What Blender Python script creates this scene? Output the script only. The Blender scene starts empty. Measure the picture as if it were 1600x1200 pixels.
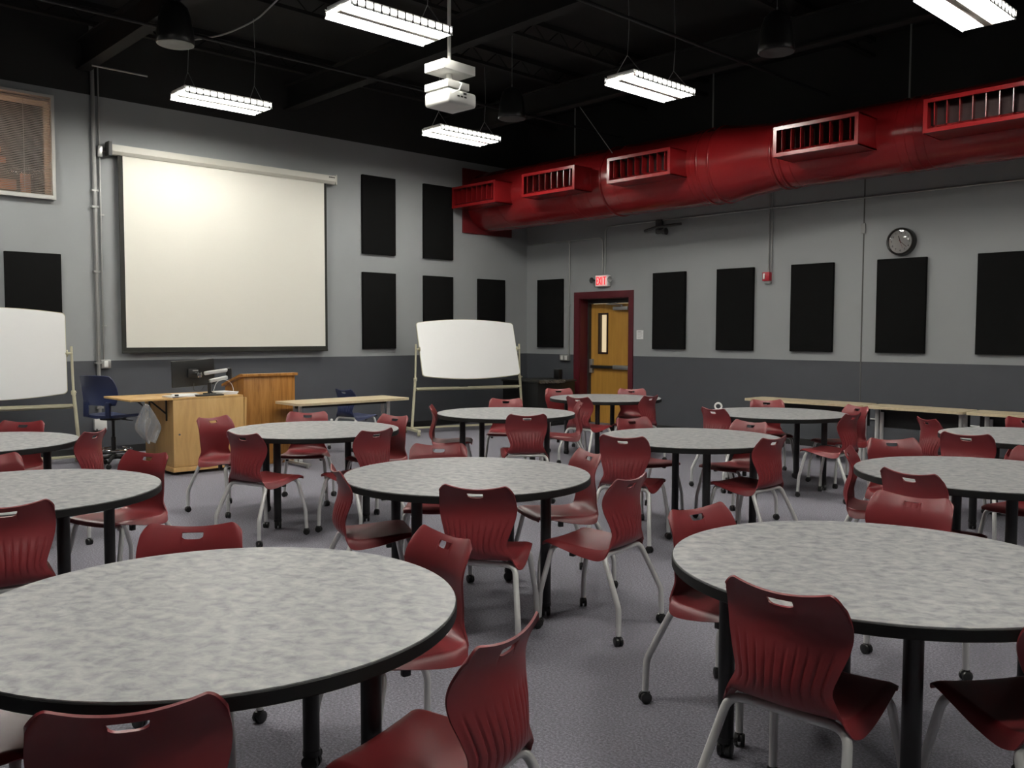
import bpy, bmesh, math, random
from mathutils import Vector, Matrix
random.seed(7)
S = bpy.context.scene
C = S.collection
PI = math.pi
R = math.radians

# ------------------------------------------------------------------ camera, world, exposure
cam_d = bpy.data.cameras.new('camera')
cam = bpy.data.objects.new('camera', cam_d); C.objects.link(cam); S.camera = cam
cam_d.sensor_fit = 'HORIZONTAL'; cam_d.sensor_width = 36.0
cam_d.lens = 1385.33 / 1600 * 36.0
cam_d.clip_start = 0.05; cam_d.clip_end = 100
yaw, pit, rol = R(46.7262), R(3.1872), R(0.1502)
fw = Vector((-math.sin(yaw) * math.cos(pit), math.cos(yaw) * math.cos(pit), -math.sin(pit)))
rt = Vector((math.cos(yaw), math.sin(yaw), 0)); up = rt.cross(fw)
r2 = rt * math.cos(rol) + up * math.sin(rol); u2 = up * math.cos(rol) - rt * math.sin(rol)
m = Matrix((r2, u2, -fw)).transposed().to_4x4(); m.translation = (0, 0, 1.5285)
cam.matrix_world = m
w = bpy.data.worlds.new('world'); S.world = w; w.use_nodes = True
w.node_tree.nodes['Background'].inputs[0].default_value = (.05, .055, .06, 1)
w.node_tree.nodes['Background'].inputs[1].default_value = 0.3
S.view_settings.view_transform = 'Standard'; S.view_settings.look = 'None'
S.view_settings.gamma = 1.0; S.view_settings.use_curve_mapping = False
S.view_settings.exposure = 0.0
LIGHT = 99.0            # emission of the fluorescent tubes
LCOL = (1.0, 0.975, 0.905)

# ------------------------------------------------------------------ materials
def mat(name, col, rough=.5, metal=0.0, noise=0.0, nscale=20, bump=0.0, bscale=200, spec=.5, coat=0, emit=None, estr=0, alpha=None, trans=0):
    M = bpy.data.materials.new(name); M.use_nodes = True
    nt = M.node_tree; b = nt.nodes['Principled BSDF']
    b.inputs['Base Color'].default_value = (*col, 1); b.inputs['Roughness'].default_value = rough
    b.inputs['Metallic'].default_value = metal; b.inputs['Specular IOR Level'].default_value = spec
    if coat: b.inputs['Coat Weight'].default_value = coat; b.inputs['Coat Roughness'].default_value = .15
    if trans: b.inputs['Transmission Weight'].default_value = trans
    if alpha is not None: b.inputs['Alpha'].default_value = alpha
    if emit: b.inputs['Emission Color'].default_value = (*emit, 1); b.inputs['Emission Strength'].default_value = estr
    tc = nt.nodes.new('ShaderNodeTexCoord')
    if noise:
        n = nt.nodes.new('ShaderNodeTexNoise'); n.inputs['Scale'].default_value = nscale; n.inputs['Detail'].default_value = 4
        nt.links.new(tc.outputs['Object'], n.inputs['Vector'])
        mx = nt.nodes.new('ShaderNodeMix'); mx.data_type = 'RGBA'
        mx.inputs[6].default_value = (*[c * (1 - noise) for c in col], 1); mx.inputs[7].default_value = (*[min(1, c * (1 + noise)) for c in col], 1)
        nt.links.new(n.outputs['Fac'], mx.inputs[0]); nt.links.new(mx.outputs[2], b.inputs['Base Color'])
    if bump:
        n2 = nt.nodes.new('ShaderNodeTexNoise'); n2.inputs['Scale'].default_value = bscale; n2.inputs['Detail'].default_value = 3
        nt.links.new(tc.outputs['Object'], n2.inputs['Vector'])
        bp = nt.nodes.new('ShaderNodeBump'); bp.inputs['Strength'].default_value = bump; bp.inputs['Distance'].default_value = .003
        nt.links.new(n2.outputs['Fac'], bp.inputs['Height']); nt.links.new(bp.outputs['Normal'], b.inputs['Normal'])
    return M

def ramp_mat(name, stops, scale, vec_scale=(1, 1, 1), rough=.5, detail=5, dist=0.0, per_obj=False, bump=0, nrough=.6, spec=.5):
    M = bpy.data.materials.new(name); M.use_nodes = True
    nt = M.node_tree; b = nt.nodes['Principled BSDF']; b.inputs['Roughness'].default_value = rough
    b.inputs['Specular IOR Level'].default_value = spec
    tc = nt.nodes.new('ShaderNodeTexCoord'); mp = nt.nodes.new('ShaderNodeMapping')
    mp.inputs['Scale'].default_value = vec_scale
    nt.links.new(tc.outputs['Object'], mp.inputs['Vector'])
    if per_obj:
        oi = nt.nodes.new('ShaderNodeObjectInfo'); mu = nt.nodes.new('ShaderNodeMath'); mu.operation = 'MULTIPLY'; mu.inputs[1].default_value = 40
        nt.links.new(oi.outputs['Random'], mu.inputs[0])
        cx = nt.nodes.new('ShaderNodeCombineXYZ'); nt.links.new(mu.outputs[0], cx.inputs[0]); nt.links.new(mu.outputs[0], cx.inputs[1])
        nt.links.new(cx.outputs[0], mp.inputs['Location'])
    n = nt.nodes.new('ShaderNodeTexNoise'); n.inputs['Scale'].default_value = scale; n.inputs['Detail'].default_value = detail
    n.inputs['Roughness'].default_value = nrough; n.inputs['Distortion'].default_value = dist
    nt.links.new(mp.outputs[0], n.inputs['Vector'])
    cr = nt.nodes.new('ShaderNodeValToRGB'); nt.links.new(n.outputs['Fac'], cr.inputs[0])
    e = cr.color_ramp.elements
    while len(e) < len(stops): e.new(.5)
    for el, (pos, col) in zip(e, stops): el.position = pos; el.color = (*col, 1)
    nt.links.new(cr.outputs[0], b.inputs['Base Color'])
    if bump:
        bp = nt.nodes.new('ShaderNodeBump'); bp.inputs['Strength'].default_value = bump; bp.inputs['Distance'].default_value = .004
        nt.links.new(n.outputs['Fac'], bp.inputs['Height']); nt.links.new(bp.outputs['Normal'], b.inputs['Normal'])
    return M

m_wall_up = mat('paint_light_grey', (.285, .298, .303), .75, noise=.04, nscale=3, bump=.08, bscale=120)
m_wall_lo = mat('paint_charcoal', (.056, .060, .070), .7, noise=.06, nscale=3, bump=.08, bscale=120)
m_black_paint = mat('paint_black', (.016, .016, .015), .8, noise=.2, nscale=2)
m_deck = mat('black_ceiling_deck', (.014, .0135, .013), .9, noise=.2, nscale=2, spec=.2)
m_carpet = ramp_mat('carpet_grey_purple', [(.3, (.060, .058, .070)), (.5, (.193, .188, .220)), (.7, (.395, .385, .44))], 95, rough=.95, detail=6, bump=.5, nrough=.8, spec=.1)
m_base = mat('black_rubber_base', (.012, .012, .012), .5)
m_lam = ramp_mat('grey_mottled_laminate', [(.30, (.18, .185, .195)), (.44, (.27, .275, .282)), (.56, (.345, .345, .345)), (.70, (.42, .415, .405))], 19, (1.0, 1.25, 1), rough=.42, detail=6, dist=.35, per_obj=True, nrough=.6, spec=.18)
m_edge = mat('black_vinyl_edge', (.010, .010, .010), .6, spec=.25)
m_blkmetal = mat('black_powder_coat', (.010, .010, .011), .4)
m_red = mat('red_polypropylene', (.185, .0215, .0255), .38, bump=.05, bscale=700)
m_tube = mat('silver_powder_coat', (.66, .66, .65), .35, metal=.2)
m_rubber = mat('black_plastic', (.010, .010, .010), .4)
m_navy = mat('navy_plastic', (.018, .026, .075), .4)
m_panel = mat('black_acoustic_fabric', (.0055, .0055, .0055), .95, bump=.3, bscale=900, spec=.1)
m_screen = mat('matte_white_screen', (.75, .735, .665), .85, noise=.01, nscale=2, spec=.1)
m_scrblk = mat('screen_black_border', (.012, .012, .009), .8)
m_housing = mat('off_white_metal', (.52, .51, .45), .45)
m_wb = mat('white_markerboard', (.93, .935, .925), .3, spec=.8, coat=.6)
m_cream = mat('cream_metal', (.56, .53, .38), .4)
m_duct = mat('red_duct_paint', (.20, .0085, .010), .24, spec=.4)
m_ductin = mat('duct_inside_shade', (.02, .004, .004), .7)
m_frame = mat('maroon_door_frame', (.085, .008, .014), .4)
m_doorwood = ramp_mat('honey_door_veneer', [(.3, (.40, .20, .035)), (.7, (.52, .275, .055))], 3, (6, 6, .5), rough=.35, detail=5)
m_maple = ramp_mat('maple_veneer', [(.3, (.52, .305, .11)), (.55, (.63, .39, .15)), (.75, (.70, .46, .195))], 2.5, (5, 5, .8), rough=.38, detail=6, dist=.6)
m_oak = ramp_mat('oak_veneer', [(.34, (.26, .105, .018)), (.5, (.37, .165, .035)), (.7, (.45, .22, .055))], 3, (9, 9, .7), rough=.38, detail=7, dist=.8)
m_ltop = ramp_mat('pale_maple_laminate', [(.3, (.52, .42, .27)), (.7, (.62, .52, .36))], 4, (6, 1, 1), rough=.4)
m_steel = mat('galvanised_steel', (.42, .42, .41), .33, metal=.7)
m_greyp = mat('conduit_painted_grey', (.27, .275, .27), .6)
m_chrome = mat('polished_chrome', (.7, .7, .7), .12, metal=1)
m_silver = mat('brushed_silver', (.62, .62, .62), .3, metal=.3)
m_white = mat('white_plastic', (.75, .75, .73), .4)
m_whiteg = mat('white_projector_shell', (.62, .62, .59), .4)
m_darkgrey = mat('dark_grey_plastic', (.05, .05, .05), .5)
m_paper = mat('white_paper', (.78, .78, .78), .8)
m_glass = mat('clear_glass', (1, 1, 1), .03, trans=1.0)
m_glow = mat('glowing_tube', (.9, .9, .9), .4, emit=LCOL, estr=LIGHT)
m_glow2 = mat('glowing_fixture_strip', (.9, .9, .9), .4, emit=LCOL, estr=6)
m_refl = mat('white_reflector', (.8, .8, .78), .25)
m_spine = mat('fixture_spine', (.30, .28, .24), .4)
m_exit = mat('exit_sign_face', (.75, .55, .52), .4, emit=(1, .50, .48), estr=.42)
m_exitred = mat('exit_letters', (.7, .02, .03), .4, emit=(1, .02, .04), estr=.75)
m_hall = mat('corridor_glow', (.8, .7, .5), .6, emit=(1, .80, .50), estr=.75)
m_alarm = mat('alarm_red', (.42, .015, .03), .4)
m_slat = mat('blind_slats', (.42, .40, .37), .5)
m_warm = mat('warm_timber', (.45, .20, .10), .7, noise=.3, nscale=6)
m_film = mat('clear_plastic_film', (.45, .46, .48), .2, trans=.5, alpha=.6)
m_dial = mat('clock_dial', (.60, .58, .57), .5)
m_ink = mat('black_ink', (.01, .01, .01), .6)
m_redink = mat('red_ink', (.4, .03, .05), .5)
m_blkglossy = mat('black_gloss', (.008, .008, .008), .15)

# ------------------------------------------------------------------ mesh helpers
class MB:
    """collects boxes, tubes, lathes and sheets, then links them as ONE mesh object"""
    def __init__(s): s.v = []; s.f = []; s.mi = []; s.cur = 0
    def add(s, vs, fs):
        o = len(s.v); s.v += [tuple(v) for v in vs]; s.f += [tuple(i + o for i in f) for f in fs]; s.mi += [s.cur] * len(fs); return s
    def box(s, x0, x1, y0, y1, z0, z1, M=None, bev=0):
        if bev:
            b = bmesh.new(); bmesh.ops.create_cube(b, size=1)
            for v in b.verts: v.co = Vector(((x0 + x1) / 2 + v.co.x * (x1 - x0), (y0 + y1) / 2 + v.co.y * (y1 - y0), (z0 + z1) / 2 + v.co.z * (z1 - z0)))
            bmesh.ops.bevel(b, geom=b.edges[:], offset=bev, segments=2, affect='EDGES', profile=.5)
            b.verts.index_update()
            vs = [v.co.copy() for v in b.verts]; fs = [[v.index for v in f.verts] for f in b.faces]; b.free()
        else:
            vs = [Vector((x, y, z)) for z in (z0, z1) for y in (y0, y1) for x in (x0, x1)]
            fs = [(0, 2, 3, 1), (4, 5, 7, 6), (0, 1, 5, 4), (2, 6, 7, 3), (0, 4, 6, 2), (1, 3, 7, 5)]
        if M is not None: vs = [M @ v for v in vs]
        return s.add(vs, fs)
    def tube(s, pts, r, n=10, cap=True, closed=False):
        pts = [Vector(p) for p in pts]; N = len(pts); rings = []
        t0 = (pts[1] - pts[0]).normalized()
        nrm = t0.orthogonal().normalized()
        rr = r if isinstance(r, (list, tuple)) else [r] * N
        for i, p in enumerate(pts):
            a = pts[i - 1] if (i or closed) else None; b = pts[(i + 1) % N] if (i < N - 1 or closed) else None
            t = ((b - p).normalized() if b is not None else Vector()) + ((p - a).normalized() if a is not None else Vector())
            t.normalize(); nrm = (nrm - t * nrm.dot(t)).normalized(); bn = t.cross(nrm)
            rings.append([p + (nrm * math.cos(2 * PI * k / n) + bn * math.sin(2 * PI * k / n)) * rr[i] for k in range(n)])
        vs = [v for ring in rings for v in ring]; fs = []
        for i in range(N - 1 + (1 if closed else 0)):
            i2 = (i + 1) % N
            for k in range(n):
                k2 = (k + 1) % n; fs.append((i * n + k, i * n + k2, i2 * n + k2, i2 * n + k))
        if cap and not closed: fs += [tuple(range(n - 1, -1, -1)), tuple((N - 1) * n + k for k in range(n))]
        return s.add(vs, fs)
    def cyl(s, p0, p1, r, n=16, r1=None): return s.tube([p0, p1], [r, r if r1 is None else r1], n)
    def lathe(s, prof, c=(0, 0, 0), n=24, axis='Z', caps=True):
        c = Vector(c); vs = []; fs = []
        for (r, h) in prof:
            for k in range(n):
                a = 2 * PI * k / n; x, y = r * math.cos(a), r * math.sin(a)
                v = {'Z': (x, y, h), 'X': (h, x, y), 'Y': (y, h, x)}[axis]; vs.append(c + Vector(v))
        P = len(prof)
        for i in range(P - 1):
            for k in range(n):
                k2 = (k + 1) % n; fs.append((i * n + k, i * n + k2, (i + 1) * n + k2, (i + 1) * n + k))
        if caps: fs += [tuple(range(n - 1, -1, -1)), tuple((P - 1) * n + k for k in range(n))]
        return s.add(vs, fs)
    def prism(s, poly, z0, z1, M=None):
        n = len(poly); vs = [Vector((x, y, z)) for z in (z0, z1) for x, y in poly]
        fs = [tuple(range(n - 1, -1, -1)), tuple(range(n, 2 * n))] + [(i, (i + 1) % n, n + (i + 1) % n, n + i) for i in range(n)]
        if M is not None: vs = [M @ v for v in vs]
        return s.add(vs, fs)
    def mesh(s, name, mats, smooth=True, ang=35):
        me = bpy.data.meshes.new(name); me.from_pydata(s.v, [], s.f)
        mats = mats if isinstance(mats, (list, tuple)) else [mats]
        for mm in mats: me.materials.append(mm)
        if len(mats) > 1: me.polygons.foreach_set('material_index', s.mi)
        b = bmesh.new(); b.from_mesh(me); bmesh.ops.recalc_face_normals(b, faces=b.faces); b.to_mesh(me); b.free()
        if smooth:
            me.polygons.foreach_set('use_smooth', [True] * len(me.polygons)); me.set_sharp_from_angle(angle=R(ang))
        me.update(); return me
    def build(s, name, mats, parent=None, smooth=True, ang=35):
        o = bpy.data.objects.new(name, s.mesh(name, mats, smooth, ang)); C.objects.link(o)
        if parent is not None: o.parent = parent
        return o

def tag(o, label=None, cat=None, group=None, kind=None):
    if label: o['label'] = label
    if cat: o['category'] = cat
    if group: o['group'] = group
    if kind: o['kind'] = kind
    return o
def thing(name, loc, rz, label, cat, group=None):
    o = bpy.data.objects.new(name, None); C.objects.link(o); o.empty_display_size = .1
    o.location = loc; o.rotation_euler = (0, 0, rz)
    return tag(o, label, cat, group)
def copy_tree(o, parent=None):
    c = o.copy(); C.objects.link(c)
    if parent is not None: c.parent = parent
    for ch in list(o.children): copy_tree(ch, c)
    return c
def arc(p_prev, p, p_next, rad, n=5):
    """fillet a polyline corner"""
    p_prev, p, p_next = map(Vector, (p_prev, p, p_next))
    a = (p_prev - p).normalized(); b = (p_next - p).normalized()
    A = p + a * rad; B = p + b * rad; out = []
    for i in range(n + 1):
        t = i / n; out.append(A * (1 - t) ** 2 + p * 2 * t * (1 - t) + B * t * t)
    return out
def fillet(pts, rad):
    rads = rad if isinstance(rad, (list, tuple)) else [rad] * len(pts); out = [Vector(pts[0])]
    for i in range(1, len(pts) - 1): out += arc(pts[i - 1], pts[i], pts[i + 1], rads[i])
    return out + [Vector(pts[-1])]
def catmull(xs, n):
    out = []; L = len(xs) - 1
    for j in range(n):
        t = j / (n - 1) * L; i = min(int(t), L - 1); f = t - i
        p0 = xs[max(i - 1, 0)]; p1 = xs[i]; p2 = xs[i + 1]; p3 = xs[min(i + 2, L)]
        out.append(.5 * (2 * p1 + (p2 - p0) * f + (2 * p0 - 5 * p1 + 4 * p2 - p3) * f * f + (3 * p1 - p0 - 3 * p2 + p3) * f ** 3))
    return out

# ------------------------------------------------------------------ room shell
XL, YR = -11.683, 11.363        # face of the wall with the screen, face of the wall with the door
XE, YB = 4.5, -5.0              # the two walls behind the photographer
ZD, ZT, ZC = 1.186, 4.47, 5.35  # charcoal paint below ZD, black paint above ZT, deck at ZC

def wall(name, axis, face, out, c0, c1, hole=None, depth=.3):
    """a wall built from blocks; the paint changes at ZD and ZT; hole = (a0,a1,z0,z1)"""
    b = MB(); zs = sorted({0, ZD, ZT, ZC, *( (hole[2], hole[3]) if hole else ())}); cs = sorted({c0, c1, *((hole[0], hole[1]) if hole else ())})
    for i in range(len(cs) - 1):
        for k in range(len(zs) - 1):
            if hole and cs[i] >= hole[0] - 1e-6 and cs[i + 1] <= hole[1] + 1e-6 and zs[k] >= hole[2] - 1e-6 and zs[k + 1] <= hole[3] + 1e-6: continue
            b.cur = 1 if zs[k + 1] <= ZD + 1e-6 else (2 if zs[k] >= ZT - 1e-6 else 0)
            lo, hi = sorted((face, face + out * depth))
            if axis == 'X': b.box(lo, hi, cs[i], cs[i + 1], zs[k], zs[k + 1])
            else: b.box(cs[i], cs[i + 1], lo, hi, zs[k], zs[k + 1])
    return tag(b.build(name, [m_wall_up, m_wall_lo, m_black_paint], smooth=False), kind='structure')
DOOR = (-10.37, -9.28, 0.0, 2.15)
WIN = (1.55, 3.37, 3.19, 4.31)
wall('wall_left', 'X', XL, -1, YB - .3, YR + .3, WIN)
wall('wall_right', 'Y', YR, 1, XL, XE + .3, DOOR)
wall('wall_back', 'Y', YB, -1, XL, XE + .3)
wall('wall_front', 'X', XE, 1, YB, YR)
tag(MB().box(XL - .3, XE + .3, YB - .3, YR + .6, -.1, 0).build('floor', m_carpet, smooth=False), kind='structure')
tag(MB().box(XL - .3, XE + .3, YB - .3, YR + .3, ZC, ZC + .1).build('ceiling', m_deck, smooth=False), kind='structure')
tag(MB().box(XL, XL + .008, YB, YR, 0, .096).build('baseboard_left', m_base, smooth=False), kind='structure')
b = MB(); b.box(XL + .008, DOOR[0] - .12, YR - .008, YR, 0, .096).box(DOOR[1] + .10, XE, YR - .008, YR, 0, .096)
tag(b.build('baseboard_right', m_base, smooth=False), kind='structure')

# ceiling steelwork, painted black
for i, y in enumerate((-2.2, 1.0, 3.75, 6.55, 9.35)):
    b = MB(); b.box(XL, XE, y - .075, y + .075, 4.75, 4.77).box(XL, XE, y - .075, y + .075, 5.08, 5.10).box(XL, XE, y - .008, y + .008, 4.77, 5.08)
    tag(b.build('trim_%d' % (i + 1), m_deck, smooth=False), kind='structure')
n = 6
for x in (-11.0, -9.0, -7.85, -5.3, -4.2, -1.8, .6):
    b = MB(); b.box(x - .04, x + .04, YB, YR, 5.10, 5.14).box(x - .04, x + .04, YB, YR, 5.29, 5.35)
    k = YB + .2
    while k < YR - .5: b.tube([(x, k, 5.12), (x, k + .22, 5.31), (x, k + .44, 5.12)], .009, 5); k += .44
    tag(b.build('trim_%d' % n, m_deck), kind='structure'); n += 1

# ------------------------------------------------------------------ lights
FIX = [(-10.17, 4.83, 'glowing hanging light over the pull-down screen'), (-6.6, 4.72, 'glowing hanging light nearest the top of the photo, left of the projector'),
       (-9.6, 8.07, 'glowing hanging light just below and behind the white projector'), (-6.27, 8.02, 'glowing hanging light in front of the red duct'),
       (-2.93, 7.98, 'glowing hanging light at the top right corner, cut by the frame'), (-9.9, 1.6, 'hanging light out of view left of the whiteboard'), (-6.5, 1.5, 'hanging light out of view above the left tables'),
       (-2.7, 1.1, 'hanging light out of view above the front left table'), (.3, 5.8, 'added hanging light out of view to the right'), (.2, 2.7, 'added hanging light out of view beyond the front right table')]  # last two are unseen fixtures added to brighten the near right side
def make_fixture():
    t = thing('hanging_light', (0, 0, 0), 0, '', 'light', 'hanging fluorescent lights')
    hw, hl = .215, .535
    b = MB(); b.box(-hw + .03, hw - .03, -hl, hl, .062, .095, bev=.004); b.build('housing', m_refl, t)
    for s in (-1, 1):   # one trough of three tubes on each side of the spine
        b = MB(); prof = [(s * .036, .012), (s * .050, .050), (s * .090, .058), (s * .165, .058), (s * .200, .045), (s * hw, .0), (s * (hw + .004), .0), (s * .206, .052), (s * .168, .064), (s * .040, .064), (s * .030, .02)]
        k = len(prof); vs = [(x, y, z) for y in (-hl, hl) for x, z in prof]
        b.add(vs, [(i, (i + 1) % k, k + (i + 1) % k, k + i) for i in range(k)])
        for y in (-hl, hl): b.add([(s * .036, y, .015), (s * hw, y, .012), (s * .19, y, .062), (s * .05, y, .062)], [(0, 1, 2, 3)])
        b.build('reflector', m_refl, t)
        for x in (.075, .120, .165):
            b = MB(); b.cyl((s * x, -hl + .02, .020), (s * x, hl - .02, .020), .0115, 8); b.build('fluorescent_tube', m_glow, t)
    MB().box(-.034, .034, -hl + .005, hl - .005, .004, .05, bev=.003).build('spine', m_spine, t)
    for s in (-1, 1):
        b = MB()
        for k in range(13):
            y = -hl + .04 + k * (2 * hl - .08) / 12
            b.box(s * (hw + .006) - .003, s * (hw + .006) + .003, y - .006, y + .006, .0, .075)
        tag(b.build('clip_row', m_darkgrey, t), kind='stuff')
        b = MB(); b.box(s * (hw + .0045) - .001, s * (hw + .0045) + .001, -hl + .01, hl - .01, .030, .066); b.build('side_lens', m_glow2, t, smooth=False)
        b = MB(); b.box(-hw + .03, hw - .03, s * (hl + .003) - .001, s * (hl + .003) + .001, .014, .050); b.build('end_glow', m_glow2, t, smooth=False)  # glowing end strips added so the duct catches a highlight
        b = MB(); b.tube([(s * (hw + .003), -hl, .078), (s * (hw + .003), hl, .078)], .004, 6); b.build('rail', m_refl, t)
    for s in (-1, 1):
        b = MB(); y = s * (hl - .12)
        b.tube([(-hw + .03, y, .09), (0, y, .30)], .0035, 5).tube([(hw - .03, y, .09), (0, y, .30)], .0035, 5)
        b.tube([(0, y, .30), (.012, y + .01, .6), (0, y, ZC - 4.25)], .004, 5); b.build('hanging_wire', m_steel, t)
    return t
proto = None
for i, (x, y, lab) in enumerate(FIX):
    if proto is None: t = proto = make_fixture()
    else: t = copy_tree(proto)
    t.location = (x, y, 4.25); t['label'] = lab

# ------------------------------------------------------------------ booth window with blinds, left wall
W = bpy.data.objects.new('window_1', None); C.objects.link(W); W.location = (XL, 2.46, 3.75); tag(W, kind='structure')
hy, hz = .93, .616
b = MB()
for y0, y1, z0, z1 in ((-hy, hy, -hz, -hz + .045), (-hy, hy, hz - .03, hz), (-hy, -hy + .035, -hz + .045, hz - .03), (hy - .035, hy, -hz + .045, hz - .03)): b.box(.005, .08, y0, y1, z0, z1)
b.build('window_frame', mat('window_white_frame', (.50, .50, .47), .45), W, smooth=False)
b = MB()
for k in range(58):
    z = -hz + .055 + k * (2 * hz - .096) / 57
    b.add([(.036, -hy + .036, z - .0062), (.036, hy - .036, z - .0062), (.048, hy - .036, z + .0042), (.048, -hy + .036, z + .0042)], [(0, 1, 2, 3)])
for y in (-.6, 0, .6): b.box(.036, .040, y - .003, y + .003, -hz + .045, hz - .045)
tag(b.build('blind_slats', m_slat, W, smooth=False), kind='stuff')
MB().box(-.06, -.052, -hy + .02, hy - .02, -hz + .05, hz - .05).build('pane', m_glass, W, smooth=False)
b = MB(); b.box(-1.1, -1.05, -1.0, 1.0, -.75, .75); b.box(-1.1, -.31, -1.0, 1.0, -.80, -.75).box(-1.1, -.31, -1.0, 1.0, .75, .80).box(-1.1, -.31, -1.05, -1.0, -.8, .8).box(-1.1, -.31, 1.0, 1.05, -.8, .8)
b.build('booth_shell', m_black_paint, W, smooth=False)
for y0, y1, z0, z1 in ((-.9, .45, .10, .17), (-.9, .50, -.02, .05), (-.9, .55, -.14, -.07), (-.9, .40, .30, .37), (.20, .66, -.46, -.34), (.72, .82, -.48, -.24)):
    MB().box(-.62, -.55, y0, y1, z0, z1).build('plank', m_warm, W, smooth=False)
pl = bpy.data.lights.new('booth_lamp', 'POINT'); pl.energy = 48; pl.color = (1, .55, .30); pl.shadow_soft_size = .08
lo = bpy.data.objects.new('booth_lamp', pl); C.objects.link(lo); lo.location = (XL - .42, 2.3, 3.60)

# ------------------------------------------------------------------ door
D = bpy.data.objects.new('door_1', None); C.objects.link(D); D.location = (-9.80, YR + .25, 0); tag(D, kind='structure')
x0, x1 = -.53, .47
# leaf with a cut-out for the vision panel
gx0, gx1, gz0, gz1 = -.355, -.135, 1.20, 1.905
b = MB()
for a0, a1, c0, c1 in ((x0, gx0, .012, 2.06), (gx1, x1, .012, 2.06), (gx0, gx1, .012, gz0), (gx0, gx1, gz1, 2.06)): b.box(a0, a1, 0, .045, c0, c1)
b.build('leaf', m_doorwood, D, smooth=False)
b = MB(); t_ = .032
for a0, a1, c0, c1 in ((gx0, gx1, gz0, gz0 + t_), (gx0, gx1, gz1 - t_, gz1), (gx0, gx0 + t_, gz0 + t_, gz1 - t_), (gx1 - t_, gx1, gz0 + t_, gz1 - t_)): b.box(a0, a1, -.012, .057, c0, c1)
vf = b.build('vision_frame', mat('dark_bronze', (.03, .015, .012), .4), D, smooth=False)
MB().box(gx0 + t_, gx1 - t_, .018, .026, gz0 + t_, gz1 - t_).build('pane', m_glass, vf, smooth=False)
b = MB(); b.box(.02, .34, -.075, -.001, 1.945, 2.005, bev=.006); cl = b.build('door_closer', m_steel, D)
b = MB(); b.tube([(.20, -.05, 2.01), (.20, -.05, 2.03)], .018, 10).tube([(.20, -.05, 2.03), (-.05, -.16, 2.045), (.14, -.02, 2.075)], .009, 6); b.build('closer_arm', m_steel, cl)
b = MB(); b.box(x0 + .05, .02, -.075, -.03, .955, 1.005, bev=.008); pb = b.build('push_bar', m_blkmetal, D)
MB().box(.02, x1 - .01, -.070, -.001, .945, 1.015, bev=.006).build('bar_housing', m_steel, pb)
b = MB(); b.box(x0 + .01, x0 + .075, -.055, -.001, .87, 1.11, bev=.006); b.build('latch_case', m_steel, D)
# frame of the opening (trim, jamb, stop)
b = MB()
fx0, fx1, fz = DOOR[0], DOOR[1], DOOR[3]
b.box(fx0 - .12, fx0, YR - .018, YR + .002, 0, fz + .11).box(fx1, fx1 + .097, YR - .018, YR + .002, 0, fz + .11).box(fx0, fx1, YR - .018, YR + .002, fz, fz + .11)
b.box(fx0, fx0 + .012, YR, YR + .25, 0, fz).box(fx1 - .012, fx1, YR, YR + .25, 0, fz).box(fx0 + .012, fx1 - .012, YR, YR + .25, fz - .012, fz)
tag(b.build('trim_90', m_frame, smooth=False), kind='structure')
b = MB(); b.box(fx0 + .012, fx0 + .05, YR + .19, YR + .30, 0, fz - .012).box(fx1 - .055, fx1 - .012, YR + .19, YR + .249, 0, fz - .012).box(fx0 + .05, fx1 - .055, YR + .19, YR + .249, 2.065, fz - .012)
tag(b.build('trim_91', mat('dark_door_stop', (.025, .020, .018), .5), smooth=False), kind='structure')
# glowing wall stands in for the corridor lighting behind the vision panel
b = MB(); b.box(-11.2, -8.2, 12.6, 12.65, 0, 2.6); tag(b.build('wall_corridor_glow', m_hall, smooth=False), kind='structure')

# ------------------------------------------------------------------ red duct
YC, ZDU, RB, RS = 10.40, 3.82, .504, .419
t = thing('air_duct', (0, 0, 0), 0, 'long round red air duct hung along the right wall under the black ceiling', 'duct')
t.location = (-6, YC, ZDU)
def dprof(x0, x1, r0, r1=None):
    return [(r0, x0), (r1 or r0, x1)]
MB().lathe(dprof(-5.66, -.78, RB), n=64, axis='X', caps=False).build('large_pipe', m_duct, t, ang=60)
MB().lathe([(RB, -.78), (RB - .006, -.70), (RB - .048, -.42), (RS + .010, -.12), (RS, .0), (RS, .08)], n=64, axis='X', caps=False).build('reducer', m_duct, t, ang=60)
MB().lathe(dprof(.08, 10.5, RS), n=64, axis='X', caps=True).build('small_pipe', m_duct, t, ang=60)
for x, r in ((-2.66, RB), (-.80, RB), (-.98, RB), (.06, RS), (.16, RS), (4.3, RS)):
    b = MB(); b.lathe([(r - .002, x - .022), (r + .012, x - .016), (r + .014, x), (r + .012, x + .016), (r - .002, x + .022)], n=64, axis='X', caps=False); b.build('flange', m_duct, t, ang=60)
for x, r in ((-3.35, RB), (-3.25, RB), (-3.15, RB), (-3.05, RB), (-2.95, RB), (-2.4, RB), (-1.15, RB), (-1.07, RB), (.30, RS), (1.62, RS), (1.72, RS), (1.82, RS), (1.92, RS), (-5.0+.12, RB), (-4.15, RB)):
    b = MB(); b.lathe([(r - .002, x - .006), (r + .003, x), (r - .002, x + .006)], n=64, axis='X', caps=False); b.build('seam', m_duct, t, ang=60)
# wall plate where the duct enters the screen wall
b = MB(); b.box(-5.683, -5.655, -.58, .56, -.56, .53, bev=.004); b.build('wall_plate', mat('duct_plate_paint', (.12, .006, .008), .4), t)
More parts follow.
